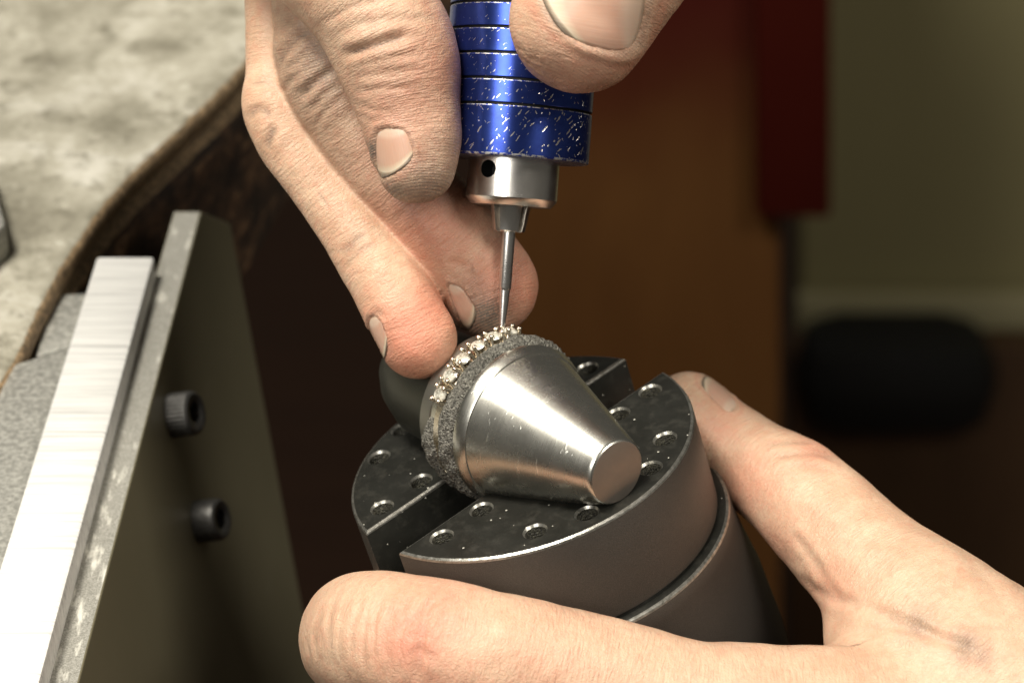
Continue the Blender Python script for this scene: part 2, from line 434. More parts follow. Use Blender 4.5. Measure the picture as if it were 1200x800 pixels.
wroot = root('setting_compound', frame(S0, EX, EY, WA), 'rough grey granular compound packed round the mandrel on both sides of the ring', 'setting compound')
def aang(a): return math.atan2(math.sin(a), math.cos(a))
def buried(a):                                    # 1 where the compound closes over the ring band
    d = math.degrees(aang(a - math.pi / 2)) * sgn_top
    return min(1, max(0, (d - 46) / 8)) if d > 0 else min(1, max(0, (-d - 30) / 8))
_l = on_axis(22) + 11 * (math.cos(math.pi / 2 + .3) * EX + math.sin(math.pi / 2 + .3) * EY); _r = on_axis(22) + 11 * (math.cos(math.pi / 2 - .3) * EX + math.sin(math.pi / 2 - .3) * EY)
sgn_top = 1 if _l[0] / _l[2] < _r[0] / _r[2] else -1
b1 = wax_band('band', lambda a: -22.0 - .62 * buried(a), -19.15, 11.25, 3, lambda a: 1.0)
def part_full(a):                                 # thins out towards the top where the collar shows bare
    d = aang(a - (-math.pi / 2)); return min(1, max(0.02, (2.05 - abs(d)) / .35))
b2 = wax_band('band', -26.2, lambda a: -23.6 + .62 * buried(a), 11.0, 11, part_full)
for b in (b1, b2): b.parent = wroot

# diamond ring round the mandrel
ZR = -22.75
ring = root('diamond_ring', frame(S0 + WA * ZR, EX, EY, WA), 'white gold ring with a row of claw-set round stones, bedded in grey compound', 'ring')
def m_gold():
    k = NT('white_gold'); c = k.coord(); n = k.noise(c, 3, 4, .6)
    k.set(Base_Color=k.mix(n, (.52, .45, .35), (.86, .80, .68)), Metallic=1.0, Roughness=.24, Normal=k.bump(n, .00006, .4)); return k.m
M['gold'] = m_gold()
k = NT('clear_stone'); c = k.coord(); k.set(Base_Color=k.mix(k.ramp(k.noise(c, 1.6, 3, .6), [(.38, 0), (.6, 1)]), (.30, .28, .22), (.85, .82, .70)), Roughness=.05, IOR=2.4, Transmission_Weight=.25, Specular_IOR_Level=.9); M['stone'] = k.m
bandp = [(9.7, -.95), (10.35, -.95), (10.55, -.7), (10.55, .7), (10.35, .95), (9.7, .95)]
lathe('band', bandp, M['gold'], ring, 180, closed=True, angle=35)
# stone mesh: table, crown, girdle, pavilion
sv, sf = [], []
for rr, z, off in ((.60, .42, 0), (.92, .24, .5), (1.12, .04, 0), (1.12, -.04, 0), (.55, -.42, .5), (.02, -.85, 0)):
    for i in range(10):
        a = 2 * math.pi * (i + off) / 10; sv.append((rr * math.cos(a) * MM, rr * math.sin(a) * MM, z * MM))
for l in range(5):
    for i in range(10):
        sf.append((l * 10 + i, l * 10 + (i + 1) % 10, (l + 1) * 10 + (i + 1) % 10)); sf.append((l * 10 + i, (l + 1) * 10 + (i + 1) % 10, (l + 1) * 10 + i))
sf.append(tuple(range(10))[::-1]); sf.append(tuple(range(50, 60)))
stone_me = None
def top_angle(d): return math.pi / 2 + R(d)      # 0 = straight up in the ring's own frame
# direction of increasing d: towards the photograph's left
sgn = 1 if (EX @ np.array([-1, 0, 0])) * 1 < 0 else 1
px_of = lambda p: 600 + FPX * p[0] / p[2]
qa = S0 + WA * ZR + 11 * (math.cos(top_angle(20)) * EX + math.sin(top_angle(20)) * EY); qb = S0 + WA * ZR + 11 * (math.cos(top_angle(-20)) * EX + math.sin(top_angle(-20)) * EY)
sgn = 1 if px_of(qa) < px_of(qb) else -1
prv, prf = [], []
for l, (rr, z) in enumerate(((.34, -1.0), (.27, .0), (.24, .42), (.32, .55), (.36, .70), (.26, .84), (.02, .90))):
    for i in range(8):
        a = 2 * math.pi * i / 8; prv.append((rr * math.cos(a) * MM, rr * math.sin(a) * MM, z * MM))
for l in range(6):
    for i in range(8): prf.append((l * 8 + i, l * 8 + (i + 1) % 8, (l + 1) * 8 + (i + 1) % 8, (l + 1) * 8 + i))
prong_me = None; bez_me = None
STEP = 13.6
for kk in range(-2, 4):
    d = sgn * (kk * STEP + 3)
    a = top_angle(d)
    er = Vector((math.cos(a), math.sin(a), 0)); et = Vector((-math.sin(a), math.cos(a), 0)); ez = Vector((0, 0, 1))
    Mx = Matrix((et, ez, er)).transposed().to_4x4()
    if kk > -2 or True:
        if stone_me is None:
            o = mesh_obj('stone', sv, sf, M['stone'], ring, False); stone_me = o.data
        else: o = link(bpy.data.objects.new('stone', stone_me), ring)
        o.matrix_local = Matrix.Translation(er * 11.32 * MM) @ Mx @ Matrix.Rotation(random.uniform(-.3, .3), 4, 'Z') @ Matrix.Rotation(random.uniform(-.12, .12), 4, 'X')
    if bez_me is None:                             # little gallery under each stone
        o = lathe('setting', [(.55, -1.25), (.62, -1.0), (.98, -.05), (1.08, .0), (1.08, .12), (.98, .12), (.6, -.6), (.5, -1.25)], M['gold'], ring, 20, closed=True); bez_me = o.data
    else: o = link(bpy.data.objects.new('setting', bez_me), ring)
    o.matrix_local = Matrix.Translation(er * 11.25 * MM) @ Mx
    for sa in (-1, 1):
        for szz in (-1, 1):
            lean = Matrix.Rotation(-sa * .10, 4, 'Y') @ Matrix.Rotation(szz * .16, 4, 'X')
            if prong_me is None:
                o = mesh_obj('prong', prv, prf, M['gold'], ring, True); prong_me = o.data
            else: o = link(bpy.data.objects.new('prong', prong_me), ring)
            o.matrix_local = Matrix.Translation((er * 11.25 + et * sa * .93 + ez * szz * .78) * MM) @ Mx @ lean @ Matrix.Rotation(random.uniform(-.12, .12), 4, 'X')

# ------------------------------------------------------------------ handpiece and tool
TIP = pt(588, 389, 328.0); AD = np.array([-.072, 1, .02]); AD /= np.linalg.norm(AD)
HX = np.array([1, 0, 0]) - AD * AD[0]; HX /= np.linalg.norm(HX); HY = np.cross(-AD, HX)
HB = TIP - AD * 22.0
hp = root('handpiece', frame(HB, HX, HY, -AD), 'scratched blue anodised rotary handpiece with grooved grip, pinched between thumb and finger', 'handpiece')
RB = 9.55
pr = [(5.2, .02), (RB - .35, .02), (RB - .08, .10), (RB, .38)]; pm = [1, 1, 1]
z = 6.5
for g in range(22):
    pr += [(RB, z - .30), (RB - .07, z - .17), (RB - .42, z - .12), (RB - .42, z + .10), (RB - .05, z + .15), (RB, z + .24)]
    pm += [0, 1, 2, 2, 2, 0]
    z += 3.17
pr += [(RB, z + 8), (RB - 2, z + 10), (3, z + 10)]; pm += [0, 0, 0]
pm = pm[:len(pr) - 1]
lathe('grip', pr, [M['blue'], M['blue_edge'], M['dark']], hp, 160, pm, angle=25)
fer = lathe('nose', [(2.0, 1.0), (5.85, 1.0), (5.85, -4.9), (5.75, -5.1), (5.1, -5.85), (2.0, -5.85)], M['steel'], hp, 96, angle=25)
# hole for the tightening pin: real bore
def bore(o, origin, direction, r, depth, mats):
    bm = bmesh.new(); mt = Matrix.Translation(Vector(origin) * MM) @ Vector(direction).to_track_quat('Z', 'Y').to_matrix().to_4x4()
    bmesh.ops.create_cone(bm, cap_ends=True, segments=32, radius1=r * MM, radius2=r * MM, depth=depth * MM, matrix=mt)
    for f in bm.faces: f.material_index = 1
    cm = bpy.data.meshes.new('cut'); bm.to_mesh(cm); bm.free()
    o.data.materials.append(M['dark'])
    for m in o.data.materials: cm.materials.append(m)
    co = bpy.data.objects.new('cut', cm); C.objects.link(co); co.matrix_world = hp.matrix_world
    md = o.modifiers.new('b', 'BOOLEAN'); md.object = co; md.operation = 'DIFFERENCE'; md.solver = 'EXACT'; md.material_mode = 'INDEX'
    bpy.context.view_layer.update()
    me = bpy.data.meshes.new_from_object(o.evaluated_get(bpy.context.evaluated_depsgraph_get()))
    o.modifiers.clear(); o.data = me; bpy.data.objects.remove(co)
    me.polygons.foreach_set('use_smooth', [True] * len(me.polygons)); me.set_sharp_from_angle(angle=R(25))
# the lens sees the nose along +z: local direction towards it
tol = np.array([0, 0, -1.0]); lx, ly = tol @ HX, tol @ HY
ang = math.atan2(ly, lx); sidea = -R(33)
cand = [ang + R(33), ang - R(33)]
best = min(cand, key=lambda a: (math.cos(a) * HX + math.sin(a) * HY)[0])
bore(fer, (5.2 * math.cos(best), 5.2 * math.sin(best), -1.5), (math.cos(best), math.sin(best), 0), 1.12, 4, None)
# split collet: four tapered jaws
for q in range(4):
    verts, faces = [], []
    a0 = ang + R(45) + q * math.pi / 2 + R(11); a1 = a0 + math.pi / 2 - R(22)
    rows = [(2.75, .9, -5.6), (2.55, .9, -6.0), (2.05, .86, -9.0), (1.85, .86, -9.15)]
    for ro, ri, zz in rows:
        for i in range(9): 
            a = a0 + (a1 - a0) * i / 8; verts.append((ro * math.cos(a) * MM, ro * math.sin(a) * MM, zz * MM))
        for i in range(9):
            a = a1 + (a0 - a1) * i / 8; verts.append((ri * math.cos(a) * MM, ri * math.sin(a) * MM, zz * MM))
    for l in range(3):
        for i in range(18): faces.append((l * 18 + i, l * 18 + (i + 1) % 18, (l + 1) * 18 + (i + 1) % 18, (l + 1) * 18 + i))
    faces += [tuple(range(18))[::-1], tuple(range(54, 72))]
    o = mesh_obj('collet_jaw', verts, faces, M['steel'], hp, True, angle=35)
bitr = root('setting_burr', frame(HB, HX, HY, -AD), 'thin steel tool bit gripped in the collet, its tip on the ring', 'tool bit')
lathe('shank', [(.01, -5.9), (.82, -5.9), (.82, -16.3), (.72, -16.6)], M['bit'], bitr, 32, angle=30)
lathe('tip', [(.70, -16.55), (.66, -17.0), (.60, -18.2), (.34, -21.3), (.30, -21.9), (.01, -22.0)], M['bit'], bitr, 32, angle=40)

# ------------------------------------------------------------------ hands (signed distance fields -> one continuous mesh each)
import openvdb
def catmull(P, step=.8):
    P = np.asarray(P, float); Q = np.vstack([2 * P[0] - P[1], P, 2 * P[-1] - P[-2]]); out = []
    for i in range(len(P) - 1):
        p0, p1, p2, p3 = Q[i:i + 4]; n = max(2, int(np.linalg.norm(p2[:3] - p1[:3]) / step))
        for t in np.arange(n) / n:
            out.append(.5 * ((2 * p1) + (-p0 + p2) * t + (2 * p0 - 5 * p1 + 4 * p2 - p3) * t**2 + (-p0 + 3 * p1 - 3 * p2 + p3) * t**3))
    out.append(P[-1]); return np.array(out)
def chain(ctrl): return catmull([[*pt(a, b, d), r] for a, b, d, r in ctrl])
class Field:
    def __init__(s, chains, vox, pad=3.0):
        allp = np.vstack(chains); s.vox = vox; s.chains = chains
        s.lo = (allp[:, :3] - allp[:, 3:]).min(0) - pad; hi = (allp[:, :3] + allp[:, 3:]).max(0) + pad
        s.n = np.ceil((hi - s.lo) / vox).astype(int)
        s.ax = [s.lo[i] + np.arange(s.n[i]) * vox for i in range(3)]
        s.f = None
    def digit(s, ch, band=4.5):
        g = np.full(s.n, band, np.float32)
        for x, y, z, r in ch:
            b = r + band; sl = []
            for i, c in enumerate((x, y, z)):
                a0 = max(0, int((c - b - s.lo[i]) / s.vox)); a1 = min(s.n[i], int((c + b - s.lo[i]) / s.vox) + 2); sl.append(slice(a0, a1))
            X = (s.ax[0][sl[0]] - x)[:, None, None]; Y = (s.ax[1][sl[1]] - y)[None, :, None]; Z = (s.ax[2][sl[2]] - z)[None, None, :]
            v = g[sl[0], sl[1], sl[2]]
            np.minimum(v, (np.sqrt(X * X + Y * Y + Z * Z) - r).astype(np.float32), out=v)
        return g
    def add(s, ch, k):
        g = s.digit(ch)
        if s.f is None: s.f = g; return
        h = np.clip(k - np.abs(s.f - g), 0, None); s.f = np.minimum(s.f, g) - h * h / (4 * k)
    def mesh(s):
        gr = openvdb.FloatGrid(4.5); gr.copyFromArray(np.ascontiguousarray(s.f))
        pts, tri, quads = None, None, None
        res = gr.convertToQuads(0.0)
        pts, quads = res[0], res[-1]
        return np.asarray(pts, float) * s.vox + s.lo, np.asarray(quads)
def vnormals(P, Q):
    n = np.cross(P[Q[:, 2]] - P[Q[:, 0]], P[Q[:, 3]] - P[Q[:, 1]]); o = np.zeros_like(P)
    for i in range(4): np.add.at(o, Q[:, i], n)
    return o / np.maximum(np.linalg.norm(o, axis=1, keepdims=True), 1e-9)
def relax(P, Q, it=2, f=.5):
    e = np.vstack([Q[:, [0, 1]], Q[:, [1, 2]], Q[:, [2, 3]], Q[:, [3, 0]]])
    for _ in range(it):
        s = np.zeros_like(P); c = np.zeros(len(P))
        np.add.at(s, e[:, 0], P[e[:, 1]]); np.add.at(c, e[:, 0], 1); np.add.at(s, e[:, 1], P[e[:, 0]]); np.add.at(c, e[:, 1], 1)
        P = P * (1 - f) + f * s / c[:, None]
    return P
def px(P): return np.stack([600 + FPX * P[:, 0] / P[:, 2], 400 + FPX * P[:, 1] / P[:, 2]], 1)
def polydist(q, line):
    best = np.full(len(q), 1e9); tt = np.zeros(len(q)); L = [0]
    for a, b in zip(line[:-1], line[1:]): L.append(L[-1] + math.dist(a, b))
    for i, (a, b) in enumerate(zip(line[:-1], line[1:])):
        a, b = np.array(a, float), np.array(b, float); d = b - a; t = np.clip(((q - a) @ d) / (d @ d), 0, 1)
        r = np.linalg.norm(q - a - t[:, None] * d, axis=1); m = r < best; best[m] = r[m]; tt[m] = (L[i] + t[m] * (L[i + 1] - L[i])) / L[-1]
    return best, tt
def build_hand(name, digits, ks, vox, creases, reds, dirts, nails, label, skin, nailm, fold_grime=.6):
    F = Field([d for d in digits], vox)
    for d, k_ in zip(digits, ks): F.add(d, k_)
    P, Q = F.mesh(); P = relax(P, Q, 3, .5)
    Nn = vnormals(P, Q)
    if np.mean(np.sum(Nn * (P - P.mean(0)), 1)) < 0: Q = Q[:, ::-1]; Nn = -Nn
    # nearest digit, arc position and angle round it
    allc = np.vstack(digits); did = np.concatenate([np.full(len(d), i) for i, d in enumerate(digits)])
    arc = np.concatenate([np.concatenate([[0], np.cumsum(np.linalg.norm(np.diff(d[:, :3], axis=0), axis=1))]) for d in digits])
    near = np.zeros(len(P), int); own = np.zeros(len(P))
    for i in range(0, len(P), 20000):
        D = np.linalg.norm(P[i:i + 20000, None, :].astype(np.float32) - allc[None, :, :3].astype(np.float32), axis=2) - allc[None, :, 3].astype(np.float32)
        near[i:i + 20000] = D.argmin(1)
        per = np.stack([D[:, did == j].min(1) for j in range(len(digits))], 1); per.sort(1)
        own[i:i + 20000] = np.clip((per[:, 1] - per[:, 0] - .3) / 1.6, 0, 1)
    tan = np.vstack([np.gradient(d[:, :3], axis=0) for d in digits]); tan /= np.linalg.norm(tan, axis=1, keepdims=True)
    rel = P - allc[near, :3]; ax = np.sum(rel * tan[near], 1)
    s_ = arc[near] + ax
    e1 = np.cross(tan, [0, 0, 1.0]); e1 /= np.maximum(np.linalg.norm(e1, axis=1, keepdims=True), 1e-6); e2 = np.cross(tan, e1)
    th = np.arctan2(np.sum(rel * e2[near], 1), np.sum(rel * e1[near], 1)) * allc[near, 3]
    facing = np.sum(Nn * (-P / np.linalg.norm(P, axis=1, keepdims=True)), 1)
    q = px(P); scale = FPX / P[:, 2]
    vis = np.clip(facing * 4, 0, 1); dg = did[near]
    disp = np.zeros(len(P)); cre = np.zeros(len(P))
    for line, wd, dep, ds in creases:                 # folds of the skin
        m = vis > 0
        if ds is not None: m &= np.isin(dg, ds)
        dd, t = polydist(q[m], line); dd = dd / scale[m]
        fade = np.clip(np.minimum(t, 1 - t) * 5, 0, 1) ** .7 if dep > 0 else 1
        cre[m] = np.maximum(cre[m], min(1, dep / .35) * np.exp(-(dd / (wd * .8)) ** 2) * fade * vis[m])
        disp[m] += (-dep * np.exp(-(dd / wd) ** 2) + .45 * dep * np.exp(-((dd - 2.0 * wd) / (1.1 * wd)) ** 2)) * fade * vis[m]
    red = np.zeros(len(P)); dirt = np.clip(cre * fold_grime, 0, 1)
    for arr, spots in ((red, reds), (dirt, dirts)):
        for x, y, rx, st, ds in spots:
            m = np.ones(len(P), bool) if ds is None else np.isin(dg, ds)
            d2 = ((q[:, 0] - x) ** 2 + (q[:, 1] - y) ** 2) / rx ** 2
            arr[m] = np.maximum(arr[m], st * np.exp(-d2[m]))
    # nail beds: sink the plate, raise the fold round it
    nail_data = []
    for quad, ds, bulge in nails:
        quad = np.array(quad, float); ctr = quad.mean(0)
        m = (facing > -.1) & np.isin(dg, ds) & (np.linalg.norm(q - ctr, axis=1) < 1.35 * np.linalg.norm(quad - ctr, axis=1).max())
        # inverse-bilinear by Newton
        uvq = np.full((m.sum(), 2), .5)
        for _ in range(8):
            u_, v_ = uvq[:, :1], uvq[:, 1:]
            f_ = quad[0] * (1 - u_) * (1 - v_) + quad[1] * u_ * (1 - v_) + quad[2] * u_ * v_ + quad[3] * (1 - u_) * v_ - q[m]
            du = (quad[1] - quad[0]) * (1 - v_) + (quad[2] - quad[3]) * v_; dv = (quad[3] - quad[0]) * (1 - u_) + (quad[2] - quad[1]) * u_
            det = du[:, 0] * dv[:, 1] - du[:, 1] * dv[:, 0]; det = np.where(np.abs(det) < 1e-3, 1e-3, det)
            uvq[:, 0] -= np.clip((f_[:, 0] * dv[:, 1] - f_[:, 1] * dv[:, 0]) / det, -1, 1); uvq[:, 1] -= np.clip((du[:, 0] * f_[:, 1] - du[:, 1] * f_[:, 0]) / det, -1, 1)
        rr = (np.abs(uvq[:, 0] * 2 - 1) ** 3.2 + np.abs(uvq[:, 1] * 2 - 1) ** 3.2) ** (1 / 3.2)
        distal = np.clip((uvq[:, 1] - .75) / .2, 0, 1)
        dsp = np.where(rr < 1, -.22, 0) + bulge * np.exp(-((rr - 1.13) / .10) ** 2) * (1 - .9 * distal)
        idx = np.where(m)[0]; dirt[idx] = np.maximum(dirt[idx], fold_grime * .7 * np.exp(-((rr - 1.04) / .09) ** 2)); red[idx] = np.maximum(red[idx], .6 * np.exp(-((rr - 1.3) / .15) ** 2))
        disp[idx] += dsp * np.clip(facing[idx] * 5 + .6, 0, 1)
    for fq, am in ((.55, .09), (1.3, .035)):     # soft unevenness of flesh over bone and tendon
        a_ = P * fq; disp += am * (np.sin(a_[:, 0] + 1.7 * np.sin(.6 * a_[:, 1] + 2)) * np.sin(a_[:, 1] * .8 + 1.3 * np.sin(.7 * a_[:, 2])) + .5 * np.sin(a_[:, 2] * .9 + a_[:, 0] * .5))
    P2 = P + Nn * disp[:, None]
    P2 = P2 + (relax(P2, Q, 1, .35) - P2)
    me = bpy.data.meshes.new(name)
    W_ = world(P2)
    me.vertices.add(len(W_)); me.vertices.foreach_set('co', W_.astype(np.float32).ravel())
    me.loops.add(Q.size); me.loops.foreach_set('vertex_index', Q.astype(np.int32).ravel())
    me.polygons.add(len(Q)); me.polygons.foreach_set('loop_start', np.arange(0, Q.size, 4, dtype=np.int32))
    me.update(calc_edges=True); me.validate()
    me.polygons.foreach_set('use_smooth', np.ones(len(me.polygons), bool))
    a = me.attributes.new('fc', 'FLOAT_VECTOR', 'POINT'); a.data.foreach_set('vector', np.stack([s_, th, dg * 37.0], 1).astype(np.float32).ravel())
    for nm_, ar in (('red', red), ('dirt', dirt), ('own', own)):
        a = me.attributes.new(nm_, 'FLOAT', 'POINT'); a.data.foreach_set('value', ar.astype(np.float32))
    me.materials.append(skin)
    hand = link(bpy.data.objects.new(name, me)); tag(hand, label, 'hand')
    # fingernails: plates laid on the beds
    bvh = BVHTree.FromPolygons([tuple(v) for v in P], [tuple(f) for f in Q])
    for quad, ds, bulge in nails:
        quad = np.array(quad, float); nu, nv = 22, 24; G = np.full((nv + 1, nu + 1, 3), np.nan); GN = np.zeros_like(G)
        for j in range(nv + 1):
            for i in range(nu + 1):
                a_, b_ = i / nu * 2 - 1, j / nv * 2 - 1     # square -> rounded square
                sq = lambda x, y: x * math.sqrt(max(0, 1 - .42 * y * y * (.25 + .75 * abs(y)) / 1.0 * .75))
                a2, b2 = sq(a_, b_), sq(b_, a_)
                u_, v_ = (a2 * .985 + 1) / 2, (b2 * .985 + 1) / 2
                p = quad[0] * (1 - u_) * (1 - v_) + quad[1] * u_ * (1 - v_) + quad[2] * u_ * v_ + quad[3] * (1 - u_) * v_
                ry = pt(p[0], p[1], 1.0); ry = Vector(ry).normalized(); hit = bvh.ray_cast(Vector((0, 0, 0)), ry)
                if hit[0] is not None and hit[0].length < 400: G[j, i] = hit[0]; GN[j, i] = hit[1]
        ok = ~np.isnan(G[..., 0])
        if not ok.any(): continue
        # keep to the digit's own depth (rays past the outline can land on what is behind)
        med = np.median(G[ok][:, 2]); ok &= np.abs(G[..., 2] - med) < 6.5
        GN = GN * np.sign(np.sum(GN * -G, -1, keepdims=True) + 1e-9) if True else GN
        for _ in range(4):                                   # even out
            for arr in (GN,):
                pad = np.pad(arr, ((1, 1), (1, 1), (0, 0)), mode='edge'); arr[:] = np.nan_to_num((pad[:-2, 1:-1] + pad[2:, 1:-1] + pad[1:-1, :-2] + pad[1:-1, 2:] + arr) / 5)
        GN /= np.maximum(np.linalg.norm(GN, axis=2, keepdims=True), 1e-6)
        vv = []; ids = -np.ones((nv + 1, nu + 1), int); uvl = {}
        for lay in (0, 1):
            for j in range(nv + 1):
                for i in range(nu + 1):
                    if not ok[j, i]: continue
                    a_, b_ = i / nu * 2 - 1, j / nv * 2 - 1
                    e = max(abs(a_), -b_) ** 6
                    tip = max(0, b_ - .7) / .3
                    h = -.01 - .16 * e + .05 * tip if lay == 0 else -.28
                    if lay == 0: ids[j, i] = len(vv)
                    vv.append(world(G[j, i] + GN[j, i] * h)); uvl[len(vv) - 1] = (i / nu, j / nv)
        n1 = int(ok.sum()); ff = []
        for j in range(nv):
            for i in range(nu):
                f = [ids[j, i], ids[j, i + 1], ids[j + 1, i + 1], ids[j + 1, i]]
                if min(f) >= 0: ff.append(f); ff.append([x + n1 for x in f[::-1]])
        bm = bmesh.new(); bv = [bm.verts.new(v) for v in vv]; bm.verts.index_update()
        for f in ff: bm.faces.new([bv[x] for x in f])
        be = [e for e in bm.edges if e.is_boundary]
        done = set()
        for e in be:
            a_, b_ = e.verts[0].index, e.verts[1].index
            if a_ < n1 and b_ < n1:
                try: bm.faces.new((bv[a_], bv[b_], bv[b_ + n1], bv[a_ + n1]))
                except ValueError: pass
        bmesh.ops.recalc_face_normals(bm, faces=bm.faces)
        ul = bm.loops.layers.uv.new('UVMap')
        for f in bm.faces:
            f.smooth = True
            for l in f.loops: l[ul].uv = uvl[l.vert.index]
        nm = bpy.data.meshes.new('fingernail'); bm.to_mesh(nm); bm.free(); nm.materials.append(nailm)
        link(bpy.data.objects.new('fingernail', nm), hand)
    return hand

def m_skin(name, base, pink, pale, dirtcol, wr=1.0):
    k = NT(name)
    fc = k.attr('fc').outputs['Vector']; red = k.attr('red').outputs['Fac']; dirt = k.attr('dirt').outputs['Fac']
    obj = k.coord()
    mott = k.noise(obj, .22, 5, .6); mott2 = k.noise(obj, .9, 3, .6)
    def sc(v, s): return k.n('ShaderNodeMapping', inp={0: v, 'Scale': s}).outputs[0]
    trans = k.noise(sc(fc, (2.1, .42, 1)), 1, 3, .55, .6)            # folds across the finger
    own = k.attr('own').outputs['Fac']
    warp = k.n('ShaderNodeVectorMath', operation='ADD', inp={0: obj, 1: k.n('ShaderNodeVectorMath', operation='SCALE', inp={0: k.n('ShaderNodeTexNoise', inp={'Vector': obj, 'Scale': .8, 'Detail': 2.0}).outputs['Color'], 'Scale': 1.2}).outputs[0]}).outputs[0]
    cell = k.vor(sc(warp, (1.5, 1.9, 1.3)), 1, 'DISTANCE_TO_EDGE')       # skin lozenges
    cell2 = k.vor(sc(warp, (3.0, 2.4, 3.2)), 1, 'DISTANCE_TO_EDGE')
    pore = k.noise(obj, 5.5, 3, .6)
    cell_l = k.ramp(cell, [(0, 0), (.22, 1)]); cell2_l = k.ramp(cell2, [(0, 0), (.30, 1)])
    ridg = k.n('ShaderNodeTexWave', wave_type='BANDS', bands_direction='X', inp={'Vector': sc(fc, (1, .25, 1)), 'Scale': .95, 'Distortion': 2.2, 'Detail': 1.0, 'Detail Scale': .3}).outputs['Fac']
    col = k.mix(k.ramp(mott, [(.35, 0), (.65, 1)]), base, pale)
    col = k.mix(k.math('MULTIPLY', k.ramp(mott2, [(.45, 0), (.7, 1)]), .35), col, pink)
    col = k.mix(k.math('MULTIPLY', red, k.math('ADD', .55, k.math('MULTIPLY', mott2, .6)), clamp=True), col, pink)
    lines = k.math('SUBTRACT', 1.0, k.math('MULTIPLY', cell_l, cell2_l))
    col = k.mix(k.math('MULTIPLY', lines, .10), col, [base[0] * .62, base[1] * .48, base[2] * .40])
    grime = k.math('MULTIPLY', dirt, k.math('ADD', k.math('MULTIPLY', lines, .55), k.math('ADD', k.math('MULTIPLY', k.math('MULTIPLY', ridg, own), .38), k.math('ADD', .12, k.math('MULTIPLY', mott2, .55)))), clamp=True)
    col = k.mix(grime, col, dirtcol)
    h = k.math('ADD', k.math('MULTIPLY', k.math('MULTIPLY', trans, own), 1.7 * wr), k.math('ADD', k.math('MULTIPLY', cell_l, .20), k.math('ADD', k.math('MULTIPLY', cell2_l, .14), k.math('MULTIPLY', pore, .25))))
    h = k.math('ADD', h, k.math('MULTIPLY', k.math('MULTIPLY', k.math('MULTIPLY', ridg, dirt), own), .35))
    k.set(Base_Color=col, Roughness=k.math('ADD', .34, k.math('ADD', k.math('MULTIPLY', pore, .16), k.math('MULTIPLY', mott, .12))), Specular_IOR_Level=.42, Subsurface_Weight=.13,
          Subsurface_Radius=(1.0, .38, .2), Subsurface_Scale=.0011, Normal=k.bump(h, .00013, .85))
    return k.m
def m_nail():
    k = NT('fingernail_plate'); uv = k.n('ShaderNodeTexCoord').outputs['UV']
    s = k.n('ShaderNodeSeparateXYZ', inp={0: uv}); u_, v_ = s.outputs[0], s.outputs[1]
    vv = k.math('ADD', v_, k.math('MULTIPLY', k.math('POWER', k.math('ABSOLUTE', k.math('SUBTRACT', u_, .5)), 2.0), .55))
    ridge = k.noise(k.n('ShaderNodeMapping', inp={0: uv, 'Scale': (26, 1.2, 1)}).outputs[0], 1, 3, .6)
    col = k.ramp(vv, [(0, (.28, .19, .13)), (.05, (.47, .33, .24)), (.18, (.50, .35, .26)), (.28, (.47, .265, .185)), (.78, (.46, .27, .19)), (.86, (.50, .37, .26)), (.93, (.53, .44, .32)), (.96, (.25, .19, .13)), (1.0, (.12, .09, .06))])
    col = k.mix(k.math('MULTIPLY', ridge, .25), col, (.60, .50, .40))
    k.set(Base_Color=col, Roughness=.36, Specular_IOR_Level=.45, Subsurface_Weight=.25, Subsurface_Radius=(1, .4, .25), Subsurface_Scale=.0008, Normal=k.bump(ridge, .00006, .6)); return k.m
M['nail'] = m_nail()
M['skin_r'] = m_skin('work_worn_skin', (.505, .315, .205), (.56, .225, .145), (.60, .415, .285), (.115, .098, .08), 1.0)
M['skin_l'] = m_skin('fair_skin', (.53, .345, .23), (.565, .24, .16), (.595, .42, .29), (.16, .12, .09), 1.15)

# right hand: thumb, index (above the frame), middle, ring and little finger
R_TH = chain([(905, -330, 312, 11), (850, -230, 309, 10), (785, -130, 310, 9.2), (728, -48, 311, 8.9), (690, 8, 312, 8.6), (680, 26, 312, 8.5)])
R_IN = chain([(330, -330, 324, 9), (420, -265, 320, 8.2), (500, -225, 316, 7.4), (560, -180, 314, 6.8), (580, -150, 314, 6.2)])
R_MI = chain([(250, -235, 326, 8.6), (320, -112, 322, 7.5), (382, -46, 321, 7.4), (432, 4, 321, 7.6), (463, 60, 321, 7.7), (478, 120, 321, 6.5), (486, 165, 320.5, 5.7), (488.5, 192, 320, 4.9)])
R_RI = chain([(330, -190, 333, 8), (372, -65, 331, 6.6), (378, 20, 331, 6.3), (388, 80, 331.5, 6.7), (432, 160, 332.5, 6.35), (486, 232, 333.5, 6.2), (535, 288, 334.5, 6.4), (568, 328, 335, 6.4), (573, 336, 335, 6.3)])
R_LI = chain([(330, -170, 341, 6.5), (330, -60, 338, 4.8), (327, 20, 337, 4.3), (327, 80, 336.4, 4.2), (328, 128, 335.6, 4.75), (346, 172, 334.8, 4.35), (379, 216, 334, 4.2), (432, 298, 332, 4.35), (468, 356, 330.5, 4.9), (490, 397, 330, 5.0)])
P1 = chain([(330, -330, 324, 9.5), (520, -420, 326, 13), (620, -470, 328, 14)])
P2 = chain([(250, -235, 326, 9), (420, -360, 330, 13), (600, -470, 330, 14)])
P3 = chain([(330, -190, 333, 8.5), (480, -330, 336, 12), (620, -460, 334, 14)])
P4 = chain([(330, -170, 341, 7.5), (500, -300, 341, 11), (640, -440, 336, 13)])
P5 = chain([(905, -330, 312, 11.5), (800, -430, 320, 14), (680, -490, 328, 15)])
cr = []
